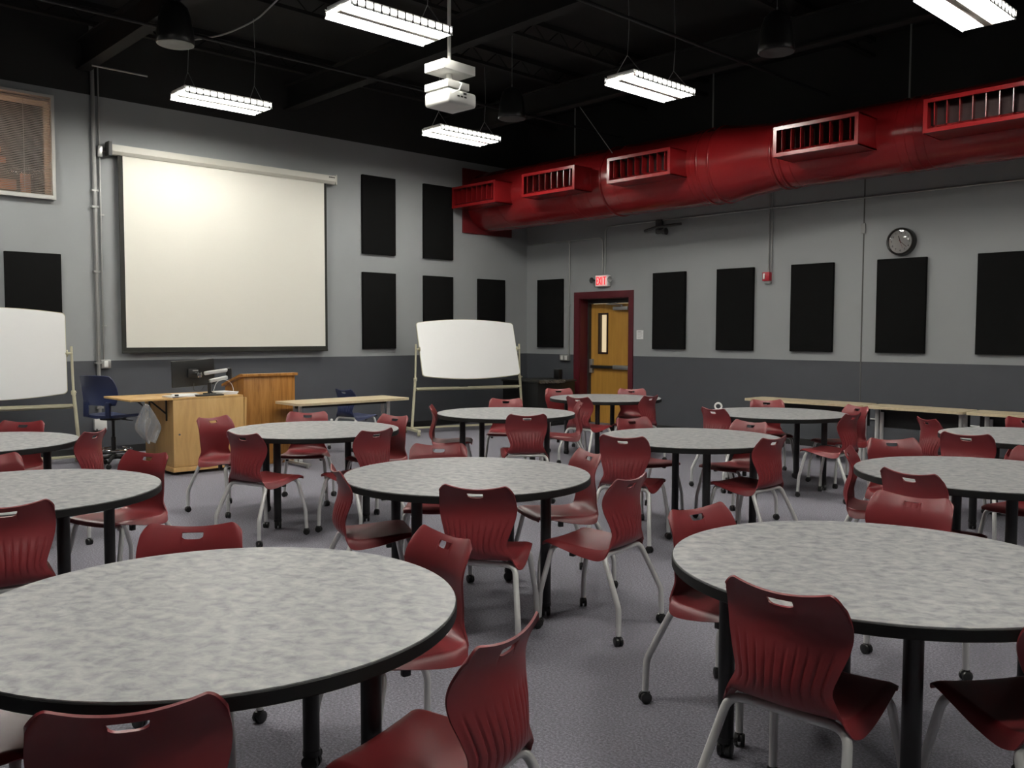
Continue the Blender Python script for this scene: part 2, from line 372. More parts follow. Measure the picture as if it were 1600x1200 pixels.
# registers
RX = [(-11.625, -10.55), (-9.94, -8.84), (-8.22, -7.14), (-5.64, -4.60), (-3.90, -2.82), (-2.0, -.92), (.6, 1.68)]
yf = 9.55 - YC; z0, z1 = 3.635 - ZDU, 3.985 - ZDU
for xa, xb in RX:
    xa += 6; xb += 6; b = MB(); fr = .042
    b.box(xa, xb, yf, yf + .012, z0, z0 + fr).box(xa, xb, yf, yf + .012, z1 - fr, z1).box(xa, xa + fr, yf, yf + .012, z0 + fr, z1 - fr).box(xb - fr, xb, yf, yf + .012, z0 + fr, z1 - fr)
    yb = -.36
    for (p, q) in (((xa + .006, z0 + .006), (xb - .006, z0 + .006)), ((xa + .006, z1 - .006), (xb - .006, z1 - .006)), ((xa + .006, z0 + .006), (xa + .006, z1 - .006)), ((xb - .006, z0 + .006), (xb - .006, z1 - .006))):
        b.box(min(p[0], q[0]) - .006, max(p[0], q[0]) + .006, yf + .012, yb, min(p[1], q[1]) - .006, max(p[1], q[1]) + .006)
    rg = b.build('register', m_duct, t, smooth=False)
    MB().box(xa + .014, xb - .014, yf + .17, yf + .18, z0 + .014, z1 - .014).build('register_shade', m_ductin, rg, smooth=False)  # near-black sheet puts the shade inside the duct into the colour
    nv = 8
    for k in range(nv):
        x = xa + fr + (xb - xa - 2 * fr) * (k + .5) / nv
        MB().box(x - .004, x + .004, yf + .02, yf + .16, z0 + .075, z1 - fr, Matrix.Translation((x, yf + .02, 0)) @ Matrix.Rotation(R(12), 4, 'Z') @ Matrix.Translation((-x, -yf - .02, 0))).build('vane', m_duct, rg, smooth=False)
    b = MB(); b.add([(xa + fr, yf + .008, z0 + fr), (xb - fr, yf + .008, z0 + fr), (xb - fr, yf + .07, z0 + .078), (xa + fr, yf + .07, z0 + .078)], [(0, 1, 2, 3)]); b.build('lower_blade', m_duct, rg, smooth=False)
for x in (-9.6, -7.05, -4.4, -1.6):
    b = MB(); r = RB if x < -6.7 else RS; b.tube([(x + 6, -.02, r - .01), (x + 6, -.02, ZC - ZDU)], .011, 6); b.build('hanger_rod', m_steel, t)
b = MB(); b.tube([(-8.55 + 6, -.35, .36), (-8.9 + 6, -.9, 1.2)], .005, 5); b.build('brace_wire', m_steel, t)

# ------------------------------------------------------------------ projection screen
t = thing('projection_screen', (XL, 5.63, 1.30), 0, 'large white pull-down projection screen with black border on the left wall', 'screen')
y0, y1 = 4.11 - 5.63, 7.11 - 5.63
MB().box(.095, .099, y0, y1, 0, 2.50).build('black_border', m_scrblk, t, smooth=False)
MB().box(.0995, .1015, y0 + .058, y1 - .042, .05, 2.50).build('screen_fabric', m_screen, t, smooth=False)
b = MB(); prof = [(.03, 2.46), (.115, 2.46), (.145, 2.50), (.145, 2.58), (.03, 2.60)]
vs = [(x, y, z) for y in (4.03 - 5.63, 7.245 - 5.63) for x, z in prof]; k = len(prof)
b.add(vs, [tuple(range(k)), tuple(range(2 * k - 1, k - 1, -1))] + [(i, (i + 1) % k, k + (i + 1) % k, k + i) for i in range(k)])
b.build('screen_housing', m_housing, t, smooth=False)
MB().box(.02, .148, 3.985 - 5.63, 4.03 - 5.63, 2.44, 2.615, bev=.008).build('end_cap', m_darkgrey, t)
MB().box(.02, .147, 7.245 - 5.63, 7.27 - 5.63, 2.455, 2.60, bev=.006).build('end_cap', m_housing, t)
b = MB()
for k in range(4): b.box(.145, .1465, 1.50 + k * .026, 1.50 + k * .026 + .020, 2.545, 2.562)
b.build('small_dark_badge', m_ink, t, smooth=False)
MB().box(.092, .107, y0, y1, -.022, .004, bev=.003).build('bottom_bar', m_scrblk, t)
b = MB()
for y in (-1.3, 1.45): b.box(0, .06, y - .02, y + .02, 2.47, 2.59)
b.build('wall_bracket', m_steel, t, smooth=False)

# ------------------------------------------------------------------ acoustic panels
PAN_L = [(7.78, 8.405, 2.78, 3.99, 'black acoustic panel, upper left of the four right of the screen'), (8.97, 9.59, 2.78, 3.99, 'black acoustic panel, upper one partly behind the first red duct register'),
         (7.78, 8.405, 1.30, 2.495, 'black acoustic panel, lower one nearest the right edge of the screen'), (8.97, 9.59, 1.30, 2.495, 'black acoustic panel directly behind the left half of the tilted whiteboard'),
         (10.155, 10.785, 1.30, 2.495, 'black acoustic panel on the left wall closest to the room corner'), (2.82, 3.435, 1.29, 2.49, 'black acoustic panel above the whiteboard at the left edge')]
for y0, y1, z0, z1, lab in PAN_L:
    tag(MB().box(XL + .001, XL + .05, y0, y1, z0, z1, bev=.006).build('acoustic_panel', m_panel), lab, 'panel', 'black acoustic wall panels')
PAN_R = [(-11.365, -10.741, 'black acoustic panel between the room corner and the door'), (-8.77, -8.149, 'black acoustic panel right of the small notice by the door'), (-7.581, -6.96, 'black acoustic panel left of the red fire alarm'),
         (-6.369, -5.748, 'black acoustic panel right of the red fire alarm'), (-5.154, -4.531, 'black acoustic panel directly below the wall clock'), (-3.937, -3.315, 'black acoustic panel cut by the right edge of the photo')]
for x0, x1, lab in PAN_R:
    tag(MB().box(x0, x1, YR - .05, YR - .001, 1.307, 2.508, bev=.006).build('acoustic_panel', m_panel), lab, 'panel', 'black acoustic wall panels')

# ------------------------------------------------------------------ wall fittings, left wall
b = MB(); b.tube([(XL + .035, 3.845, .458), (XL + .035, 3.845, ZC)], .024, 10)
t = tag(b.build('conduit_pipe', m_steel), 'thick grey steel conduit running up the left wall beside the screen', 'pipe')
b = MB()
for z in (.6, 1.16, 2.3, 3.1, 3.3): b.box(.003 - .035, .03, -.04, .04, z - .012, z + .012)
o = b.build('strap', m_steel, t, smooth=False); o.location = (XL + .035, 3.845, 0)
b = MB(); b.tube([(XL + .025, 3.915, 1.2), (XL + .025, 3.915, 3.72)], .010, 8).tube([(XL + .025, 3.915, 3.86), (XL + .025, 3.915, 4.9)], .010, 8)
t = tag(b.build('conduit_pipe', m_steel), 'thin steel conduit between the thick pipe and the screen', 'pipe')
b = MB(); b.box(XL + .002, XL + .06, 3.885, 3.945, 3.72, 3.86, bev=.005); b.tube([(XL + .03, 3.945, 3.80), (XL + .03, 4.01, 3.795)], .012, 8); b.build('junction_box', m_steel, t)
b = MB(); b.box(XL + .012, XL + .032, 3.905, 3.955, 3.0, 3.02).box(XL + .012, XL + .032, 3.905, 3.955, 1.62, 1.635); b.build('strap', m_steel, t, smooth=False)
t = tag(MB().box(XL + .001, XL + .05, 3.872, 3.992, 1.09, 1.20, bev=.008).build('outlet_box', m_steel), 'steel box with white switch on the left wall below the screen corner', 'outlet')
b = MB(); b.box(XL + .05, XL + .058, 3.905, 3.955, 1.105, 1.185, bev=.003); b.build('switch_plate', m_white, t)
t = tag(MB().box(XL + .001, XL + .055, 3.775, 3.925, .315, .455, bev=.008).build('outlet_box', m_white), 'white outlet box low on the left wall behind the blue chair', 'outlet')
b = MB(); b.tube([(XL + .055, 3.80, .33), (XL + .09, 3.80, .30), (XL + .06, 3.81, .15), (XL + .05, 3.85, .01)], .009, 6); b.build('power_cord', m_rubber, t)

# ------------------------------------------------------------------ wall fittings, right wall
y = YR - .02
b = MB(); b.tube(fillet([(-9.787, y, 2.54), (-9.787, y, 3.325), (XE, y, 3.325)], .12), .0105, 8)
tag(b.build('conduit_pipe', m_steel), 'thin grey conduit running under the red duct from the exit sign', 'pipe')
b = MB(); b.tube(fillet([(-9.842, y, 2.54), (-9.842, y, 3.15), (-11.5, y, 3.15)], .10), .0105, 8)
tag(b.build('conduit_pipe', m_steel), 'thin grey conduit bending left from the exit sign toward the corner', 'pipe')
b = MB(); b.tube([(-10.60, y, 1.18), (-10.60, y, 3.14)], .0105, 8)
t = tag(b.build('conduit_pipe', m_steel), 'thin vertical conduit down to the light switches by the door', 'pipe')
b = MB(); b.box(-10.625, -10.575, YR - .034, YR - .001, 2.03, 2.045).box(-10.625, -10.575, YR - .034, YR - .001, 3.10, 3.16); b.build('strap', m_steel, t, smooth=False)
t = tag(MB().box(-10.80, -10.575, YR - .05, YR - .001, 1.075, 1.18, bev=.006).build('light_switch', m_steel), 'double switch box with white plates left of the door', 'switch')
for x in (-10.775, -10.675): MB().box(x, x + .06, YR - .058, YR - .05, 1.09, 1.165, bev=.003).build('switch_plate', m_white, t)
for i, x in enumerate((-6.735, -6.690)):
    b = MB(); b.tube([(x, y, 2.42), (x, y, 4.2)], .011, 8)
    tag(b.build('conduit_pipe', m_greyp), ('left' if i == 0 else 'right') + ' of the two thin conduits rising from the fire alarm', 'pipe')
t = tag(MB().box(-6.80, -6.69, YR - .075, YR - .001, 2.30, 2.425, bev=.006).build('fire_alarm', m_alarm), 'small red fire alarm strobe high on the right wall', 'alarm')
MB().box(-6.785, -6.755, YR - .085, YR - .075, 2.325, 2.405, bev=.004).build('strobe_lens', m_white, t)
MB().box(-6.775, -6.685, YR - .05, YR - .001, 2.26, 2.30, bev=.004).build('back_box', m_greyp, t)
tag(MB().box(-5.368, -5.352, YR - .006, YR + .001, .096, ZT).build('trim_92', mat('wall_joint_sealant', (.09, .09, .088), .8), smooth=False), kind='structure')
t = tag(MB().box(-5.388, -5.332, YR - .03, YR - .006, 2.86, 2.99, bev=.004).build('junction_box', m_greyp), 'small grey box on the wall joint left of the clock', 'box')
# exit sign
t = thing('exit_sign', (-9.815, YR - .04, 2.43), 0, 'lit red EXIT sign above the door', 'sign')
MB().box(-.145, .145, -.04, .038, -.095, .095, bev=.012).build('sign_case', m_white, t)
MB().box(-.118, .118, -.045, -.04, -.085, .085, bev=.002).build('sign_face', m_exit, t)
def letters(L):
    b = MB(); yy = (-.0495, -.045); h = .066; th = .015
    xs = {'E': -.107, 'X': -.055, 'I': .012, 'T': .047}
    x = xs['E']; b.box(x, x + th, *yy, -h, h); [b.box(x + th, x + .043, *yy, z - th / 2, z + th / 2) for z in (-h + th / 2, 0, h - th / 2)]
    x = xs['X'] + .026
    for s in (-1, 1): b.box(-th / 2, th / 2, *yy, -h, h, Matrix.Translation((x, 0, 0)) @ Matrix.Rotation(s * R(20), 4, 'Y'))
    x = xs['I']; b.box(x, x + th, *yy, -h, h)
    x = xs['T']; b.box(x, x + .058, *yy, h - th, h).box(x + .022, x + .022 + th, *yy, -h, h - th)
    return b
letters(0).build('exit_letters', m_exitred, t, smooth=False)
for s in (-1, 1):
    b = MB(); b.lathe([(.012, -.03), (.045, -.055), (.05, -.06), (.02, -.02)], (s * .20, 0, .015), 16, 'Y'); b.tube([(s * .15, 0, .015), (s * .2, -.02, .015)], .01, 8)
    b.build('lamp_head', m_greyp if s > 0 else m_darkgrey, t)
# notice
t = tag(MB().box(-9.115, -8.978, YR - .006, YR - .001, 1.46, 1.605).build('notice', m_paper, smooth=False), 'small white printed notice on the wall right of the door', 'notice')
b = MB()
for k, (a0, a1) in enumerate(((.02, .10), (.015, .12), (.015, .11), (.015, .12), (.02, .09))):
    z = 1.585 - k * .024; b.box(-9.115 + a0, -9.115 + a1, YR - .0072, YR - .006, z - (.010 if k == 0 else .005), z)
b.build('print_lines', mat('grey_print', (.30, .30, .30), .8), t, smooth=False)
# clock
t = thing('wall_clock', (-4.85, YR, 2.715), 0, 'round black wall clock with white dial on the right wall', 'clock')
b = MB(); b.lathe([(.175, -.001), (.178, -.05), (.172, -.088), (.160, -.098), (.148, -.090), (.146, -.062)], n=48, axis='Y', caps=False); b.build('clock_case', mat('clock_black_case', (.012, .010, .009), .3), t)
MB().lathe([(.147, -.06), (.147, -.064)], n=48, axis='Y').build('clock_dial', m_dial, t)
def text_mesh(s, size, Mx):
    cu = bpy.data.curves.new('txt', 'FONT'); cu.body = s; cu.size = size; cu.align_x = 'CENTER'; cu.align_y = 'CENTER'; cu.extrude = .0006; cu.resolution_u = 2
    o = bpy.data.objects.new('txt', cu); C.objects.link(o)
    dg = bpy.context.evaluated_depsgraph_get(); me = bpy.data.meshes.new_from_object(o.evaluated_get(dg)); me.transform(Mx)
    bpy.data.objects.remove(o); return me
RX90 = Matrix.Rotation(R(90), 4, 'X')
bm = bmesh.new()
for k in range(1, 13):
    a = R(90 - 30 * k); me = text_mesh(str(k), .036, Matrix.Translation((.112 * math.cos(a), -.065, .112 * math.sin(a))) @ RX90)
    bm.from_mesh(me); bpy.data.meshes.remove(me)
me = bpy.data.meshes.new('numerals'); bm.to_mesh(me); bm.free(); me.materials.append(m_ink)
o = bpy.data.objects.new('numerals', me); C.objects.link(o); o.parent = t
def hand(ang, ln, wd, y, mt, nm):
    a = R(90 - ang); MB().box(-.02, ln, y, y + .0015, -wd, wd, Matrix.Rotation(-a, 4, 'Y')).build(nm, mt, t, smooth=False)
hand(341, .075, .0045, -.069, m_ink, 'hour_hand'); hand(132, .105, .003, -.071, mat('dark_red_hand', (.10, .02, .025), .5), 'minute_hand'); hand(160, .09, .0012, -.073, m_redink, 'second_hand')
b = MB(); b.lathe([(.149, -.083), (.09, -.092), (.001, -.096)], n=32, axis='Y', caps=False); b.build('clock_glass', m_glass, t)
# wall speaker/bracket under the duct
t = thing('wall_bracket_unit', (-8.62, YR, 3.18), 0, 'dark grey bracket arm fixture on the wall under the red duct', 'fixture')
b = MB(); b.box(-.10, .02, -.06, -.001, -.06, .16, bev=.01); b.build('base_plate', m_darkgrey, t)
b = MB(); b.tube([(-.28, -.10, -.005), (-.04, -.10, .04), (.42, -.10, .05)], .022, 10); b.build('cross_bar', m_darkgrey, t)
b = MB(); b.tube(fillet([(0, -.06, .02), (.02, -.14, -.05), (.13, -.16, -.05)], .04), .028, 10); b.lathe([(.04, .12), (.055, .19), (.03, .20)], (0, -.16, -.05), 14, 'X'); b.build('lamp_arm', m_darkgrey, t)
# raceway box under the tables
b = MB(); b.tube([(-5.3, YR - .015, .44), (-2.0, YR - .015, .44)], .012, 8)
tag(b.build('conduit_pipe', m_steel), 'low horizontal conduit on the right wall beneath the long tables', 'pipe')
t = tag(MB().box(-4.63, -4.505, YR - .05, YR - .001, .37, .48, bev=.006).build('outlet_box', m_greyp), 'grey outlet box on the right wall beneath the long tables', 'outlet')
b = MB(); b.tube([(-4.55, YR - .025, .37), (-4.55, YR - .025, .0)], .013, 8); b.build('riser_pipe', m_greyp, t)

# ------------------------------------------------------------------ projector and pendant speakers
t = thing('projector', (-6.82, 5.58, 3.725), R(3), 'white projector hanging from the ceiling on a pole', 'projector')
b = MB()
b.box(-.19, .16, -.17, .21, .012, .155, bev=.03)
b.build('projector_body', m_whiteg, t, ang=50)
MB().box(-.19, .15, -.165, .12, .165, .235, bev=.006).build('cable_cover', m_whiteg, t)
b = MB(); b.lathe([(.05, -.20), (.055, -.23), (.04, -.235)], (0, .13, .09), 20, 'X'); b.build('lens', m_blkglossy, t)
b = MB()
for k in range(3): b.box(.159, .162, -.05 + k * .045, -.02 + k * .045, .085, .10)
b.box(.159, .162, .03, .07, .115, .135); b.build('ports', m_ink, t, smooth=False)
b = MB(); b.tube([(.175, -.13, .10), (.22, -.08, .13), (.20, -.03, .20), (.12, 0, .24)], .006, 6); b.build('white_cable', m_white, t)
MB().box(-.16, .13, -.19, .22, .335, .425, bev=.006).build('ceiling_plate', m_whiteg, t)
b = MB(); b.cyl((-.01, .0, .23), (-.01, .0, .34), .03, 12).cyl((-.01, 0, .42), (-.01, 0, ZC - 3.725), .018, 12); b.build('mount_pole', m_whiteg, t)
def speaker(x, y, lab, first=[None]):
    if first[0] is None:
        t = thing('pendant_speaker', (0, 0, 0), 0, lab, 'speaker', 'black pendant speakers')
        b = MB(); b.lathe([(.165, 0), (.172, .012), (.168, .06), (.158, .16), (.14, .26), (.115, .33), (.07, .375), (.03, .385)], n=32); b.build('speaker_shell', mat('speaker_black', (.012, .012, .012), .32), t, ang=50)
        b = MB(); b.lathe([(.158, -.003), (.05, -.001), (.001, 0)], n=32, caps=False); b.build('grille', mat('speaker_grille', (.028, .028, .028), .5), t)
        b = MB(); b.tube([(0, 0, .38), (0, 0, .42)], .008, 6).tube([(0, 0, .41), (0, 0, ZC - 4.20)], .003, 5); b.build('hanging_wire', m_steel, t)
        first[0] = t
    else: t = copy_tree(first[0])
    t.location = (x, y, 4.20); t['label'] = lab
speaker(-8.23, 3.46, 'black pendant speaker above and left of the screen light'); speaker(-8.14, 7.65, 'black pendant speaker hanging right of the projector'); speaker(-4.52, 7.68, 'black pendant speaker at top right, in front of the duct')
# loose cables and cross conduits near the deck
b = MB(); b.tube(fillet([(-10.34, 4.55, 4.98), (-9.77, 4.67, 4.93), (-9.32, 4.84, 5.02), (-8.65, 4.79, 5.1)], .2), .010, 6)
tag(b.build('ceiling_cable', m_greyp), 'loose grey cable drooping near the left pendant speaker', 'cable')
b = MB(); b.tube([(-11.2, 3.70, 4.70), (-11.2, 4.35, 4.70)], .012, 6)
tag(b.build('conduit_pipe', m_steel), 'short bright conduit under the ceiling above the screen corner', 'pipe')
for k, (x0, y0, x1, y1) in enumerate(((-9.4, -4.9, -9.4, 11.3), (-5.85, -4.9, -5.85, 11.3))):
    b = MB(); b.tube([(x0, y0, 4.72), (x1, y1, 4.72)], .02, 8)
    tag(b.build('conduit_pipe', mat('black_conduit', (.007, .007, .007), .7)), ('dark conduit strapped under the ceiling joists over the screen side', 'dark conduit strapped under the ceiling joists in the middle of the room')[k], 'pipe')

# ------------------------------------------------------------------ round tables
def caster(r, wd):
    b = MB()
    for s in (-1, 1): b.lathe([(r * .35, s * wd * .25), (r, s * wd * .25), (r, s * wd * .85), (r * .8, s * wd), (r * .3, s * wd)], (0, 0, r), 14, 'X')
    b.box(-wd * .3, wd * .3, -r * .8, r * .9, r * .8, r * 2.0, bev=r * .2); b.cyl((0, 0, r * 1.6), (0, 0, r * 2.3), r * .42, 10)
    return b
RT, HT = .70, .737
def make_table():
    t = thing('round_table', (0, 0, 0), 0, '', 'table', 'round grey laminate tables')
    b = MB(); b.lathe([(RT - .003, HT - .004), (RT - .004, HT)], n=96); b.build('table_top', m_lam, t)
    b = MB(); b.lathe([(RT - .03, HT - .042), (RT - .004, HT - .041), (RT, HT - .037), (RT, HT - .006), (RT - .003, HT - .003)], n=96, caps=True); b.build('edge_band', m_edge, t)
    cm = caster(.030, .026).mesh('caster', m_rubber)
    for k in range(4):
        a = PI / 2 * k; x, y = .5 * math.cos(a), .5 * math.sin(a)
        b = MB(); b.cyl((x, y, .06), (x, y, HT - .051), .029, 20).cyl((x, y, .055), (x, y, .075), .031, 20)
        lg = b.build('leg', m_blkmetal, t)
        b = MB(); b.box(x - .075, x + .075, y - .075, y + .075, HT - .051, HT - .042, Matrix.Translation((x, y, 0)) @ Matrix.Rotation(a, 4, 'Z') @ Matrix.Translation((-x, -y, 0))); b.build('mounting_plate', m_blkmetal, lg, smooth=False)
        c = bpy.data.objects.new('caster', cm); C.objects.link(c); c.parent = lg; c.location = (x, y, 0); c.rotation_euler = (0, 0, 1.1 * k + .6)
    return t
TABLES = [('mid', -3.818, 3.247, 18, 'round grey table in the middle of the room, third from the camera'), ('FL', -2.457, 1.13, 28, 'largest-looking round grey table, front left nearest the camera'),
          ('FR', -1.357, 3.024, 37, 'round grey table at front right, cut by the right edge'), ('LM', -4.98, 1.217, 10, 'round grey table at the left edge just behind the front left table'),
          ('LB', -7.362, 1.543, 2, 'round grey table at the left edge in front of the left whiteboard'), ('T2', -6.5, 3.855, 24, 'round grey table in front of the wooden podium'),
          ('T3', -6.576, 6.109, 78, 'round grey table in front of the tilted whiteboard'), ('T4', -7.325, 8.515, 30, 'round grey table farthest away, in front of the door'),
          ('T5', -4.043, 5.712, 49, 'round grey table right of centre, just behind the middle table'), ('T6', -4.724, 8.167, 5, 'round grey table in front of the left end of the long wall tables'),
          ('T7', -1.847, 5.494, 35, 'round grey table at right edge just behind the front right table'), ('T8', -2.248, 7.818, 51, 'round grey table at right edge farthest back')]
proto = None; TC = {}
for k, x, y, a, lab in TABLES:
    if proto is None: t = proto = make_table()
    else: t = copy_tree(proto)
    t.location = (x, y, 0); t.rotation_euler = (0, 0, R(a)); t['label'] = lab; TC[k] = (x, y)

# ------------------------------------------------------------------ chairs
def shell_mesh(name, material):
    PY = [.238, .234, .222, .19, .11, .02, -.06, -.115, -.155, -.184, -.194, -.184, -.166, -.160, -.170, -.190, -.200]
    PZ = [.425, .440, .450, .456, .452, .445, .441, .443, .456, .485, .525, .58, .64, .69, .74, .780, .795]
    PW = [.195, .198, .201, .206, .212, .217, .219, .216, .198, .166, .147, .163, .184, .192, .191, .187, .183]
    FL = [.004, .006, .010, .018, .030, .042, .050, .053, .048, .026, .006, 0, 0, 0, 0, 0, 0]
    NR, NC = 56, 96
    y = catmull(PY, NR); z = catmull(PZ, NR); wd = catmull(PW, NR); fl = catmull(FL, NR)
    # two neighbouring rows bound the handle slot
    r0 = min(range(30, NR), key=lambda i: abs(z[i] - .746)); r1_ = r0 + 1
    # remove rows falling inside the slot
    keep = [i for i in range(NR) if not (r0 < i and z[i] < .767)]
    y = [y[i] for i in keep]; z = [z[i] for i in keep]; wd = [wd[i] for i in keep]; fl = [max(0, fl[i]) for i in keep]; NR = len(keep)
    def sm(a, b_, x): x = max(0, min(1, (x - a) / (b_ - a))); return x * x * (3 - 2 * x)
    P = []
    for i in range(NR):
        row = []; s_ = i / (NR - 1); bk = sm(.47, .62, s_); tw = sm(.80, 1.0, s_)
        for j in range(NC + 1):
            u = -1 + 2 * j / NC; au = abs(u)
            px = wd[i] * u; py = y[i] + bk * (.038 - .012 * tw) * u * u; pz = z[i]
            pz += (1 - bk) * .010 * u * u
            e = max(0, (au - .82) / .18); pz -= fl[i] * e ** 1.8 * (1 - bk); 
            if fl[i] > 0: px -= math.copysign(1, u) * .004 * e * (1 - bk)
            pz += tw * (.019 * min(au / .8, 1) ** 2 - .030 * max(0, (au - .76) / .24) ** 2.3)
            if i == r0 and au < .2189: pz += .012 * (au / .21875) ** 5
            row.append(Vector((px, py, pz)))
        P.append(row)
    T = .0065; O = []
    for i in range(NR):
        row = []
        for j in range(NC + 1):
            du = P[i][min(j + 1, NC)] - P[i][max(j - 1, 0)]; dv = P[min(i + 1, NR - 1)][j] - P[max(i - 1, 0)][j]
            n = du.cross(dv); n.normalize()
            if n.z > 0 and i < NR * .5: n = -n
            if n.y > 0 and i >= NR * .5: n = -n
            u = -1 + 2 * j / NC; zc = z[i]
            win = sm(.475, .52, zc) * (1 - sm(.585 + .03 * abs(u), .645, zc)) * (1 if i > NR * .45 else 0) * (1 - sm(.86, .95, abs(u)))
            g = (.5 + .5 * math.cos(2 * PI * u * 5.5 + PI)) ** 6
            row.append(P[i][j] + n * (T + win * (.0015 - .0055 * g)))
        O.append(row)
    W_ = NC + 1; vs = [v for r in P for v in r] + [v for r in O for v in r]; off = NR * W_; fs = []
    hole = lambda i, j: i == r0 and abs(-1 + 2 * (j + .5) / NC) < .21875
    quads = [(i, j) for i in range(NR - 1) for j in range(NC) if not hole(i, j)]
    ec = {}
    for i, j in quads:
        q = (i * W_ + j, i * W_ + j + 1, (i + 1) * W_ + j + 1, (i + 1) * W_ + j)
        fs.append(q); fs.append(tuple(off + v for v in reversed(q)))
        for a, c in zip(q, q[1:] + q[:1]): ec[(a, c)] = 1
    for (a, c) in list(ec):
        if (c, a) not in ec: fs.append((c, a, off + a, off + c))
    b = MB(); b.add(vs, fs); return b.mesh(name, material, True, 50)

def make_chair(name, shell_mat):
    t = thing(name, (0, 0, 0), 0, '', 'chair', 'red chairs around the round tables')
    o = bpy.data.objects.new('seat_shell', shell_mesh('seat_shell', shell_mat)); C.objects.link(o); o.parent = t
    cm = caster(.024, .020).mesh('caster', m_rubber)
    for fr in (1, 0):
        for s in (-1, 1):
            if fr: pts = [(s * .218, .238, .052), (s * .214, .232, .19), (s * .188, .178, .425), (s * .14, .178, .428)]
            else: pts = [(s * .228, -.245, .052), (s * .224, -.243, .185), (s * .185, -.132, .421), (s * .13, -.128, .424)]
            b = MB(); b.tube(fillet(pts, [0, .022, .042, 0]), .0142, 12); lg = b.build('leg', m_tube, t, ang=60)
            b = MB(); c = bpy.data.objects.new('caster', cm); C.objects.link(c); c.parent = lg
            c.location = (pts[0][0], pts[0][1], 0); c.rotation_euler = (0, 0, {(1, -1): .5, (1, 1): 2.2, (0, -1): -.6, (0, 1): 1.2}[(fr, s)])
        yy, zz = (.178, .428) if fr else (-.128, .424)
        b = MB(); b.cyl((-.142, yy, zz), (.142, yy, zz), .0142, 12); b.build('cross_tube', m_tube, t, ang=60)
    for s in (-1, 1):
        b = MB(); b.tube([(s * .12, -.128, .424), (s * .12, .178, .428)], .0105, 8); b.build('side_rail', m_tube, t, ang=60)
        b = MB(); b.box(s * .15 - .012, s * .15 + .012, .06, .09, .385, .437, bev=.004); b.build('stacking_bumper', m_rubber, t)
    return t
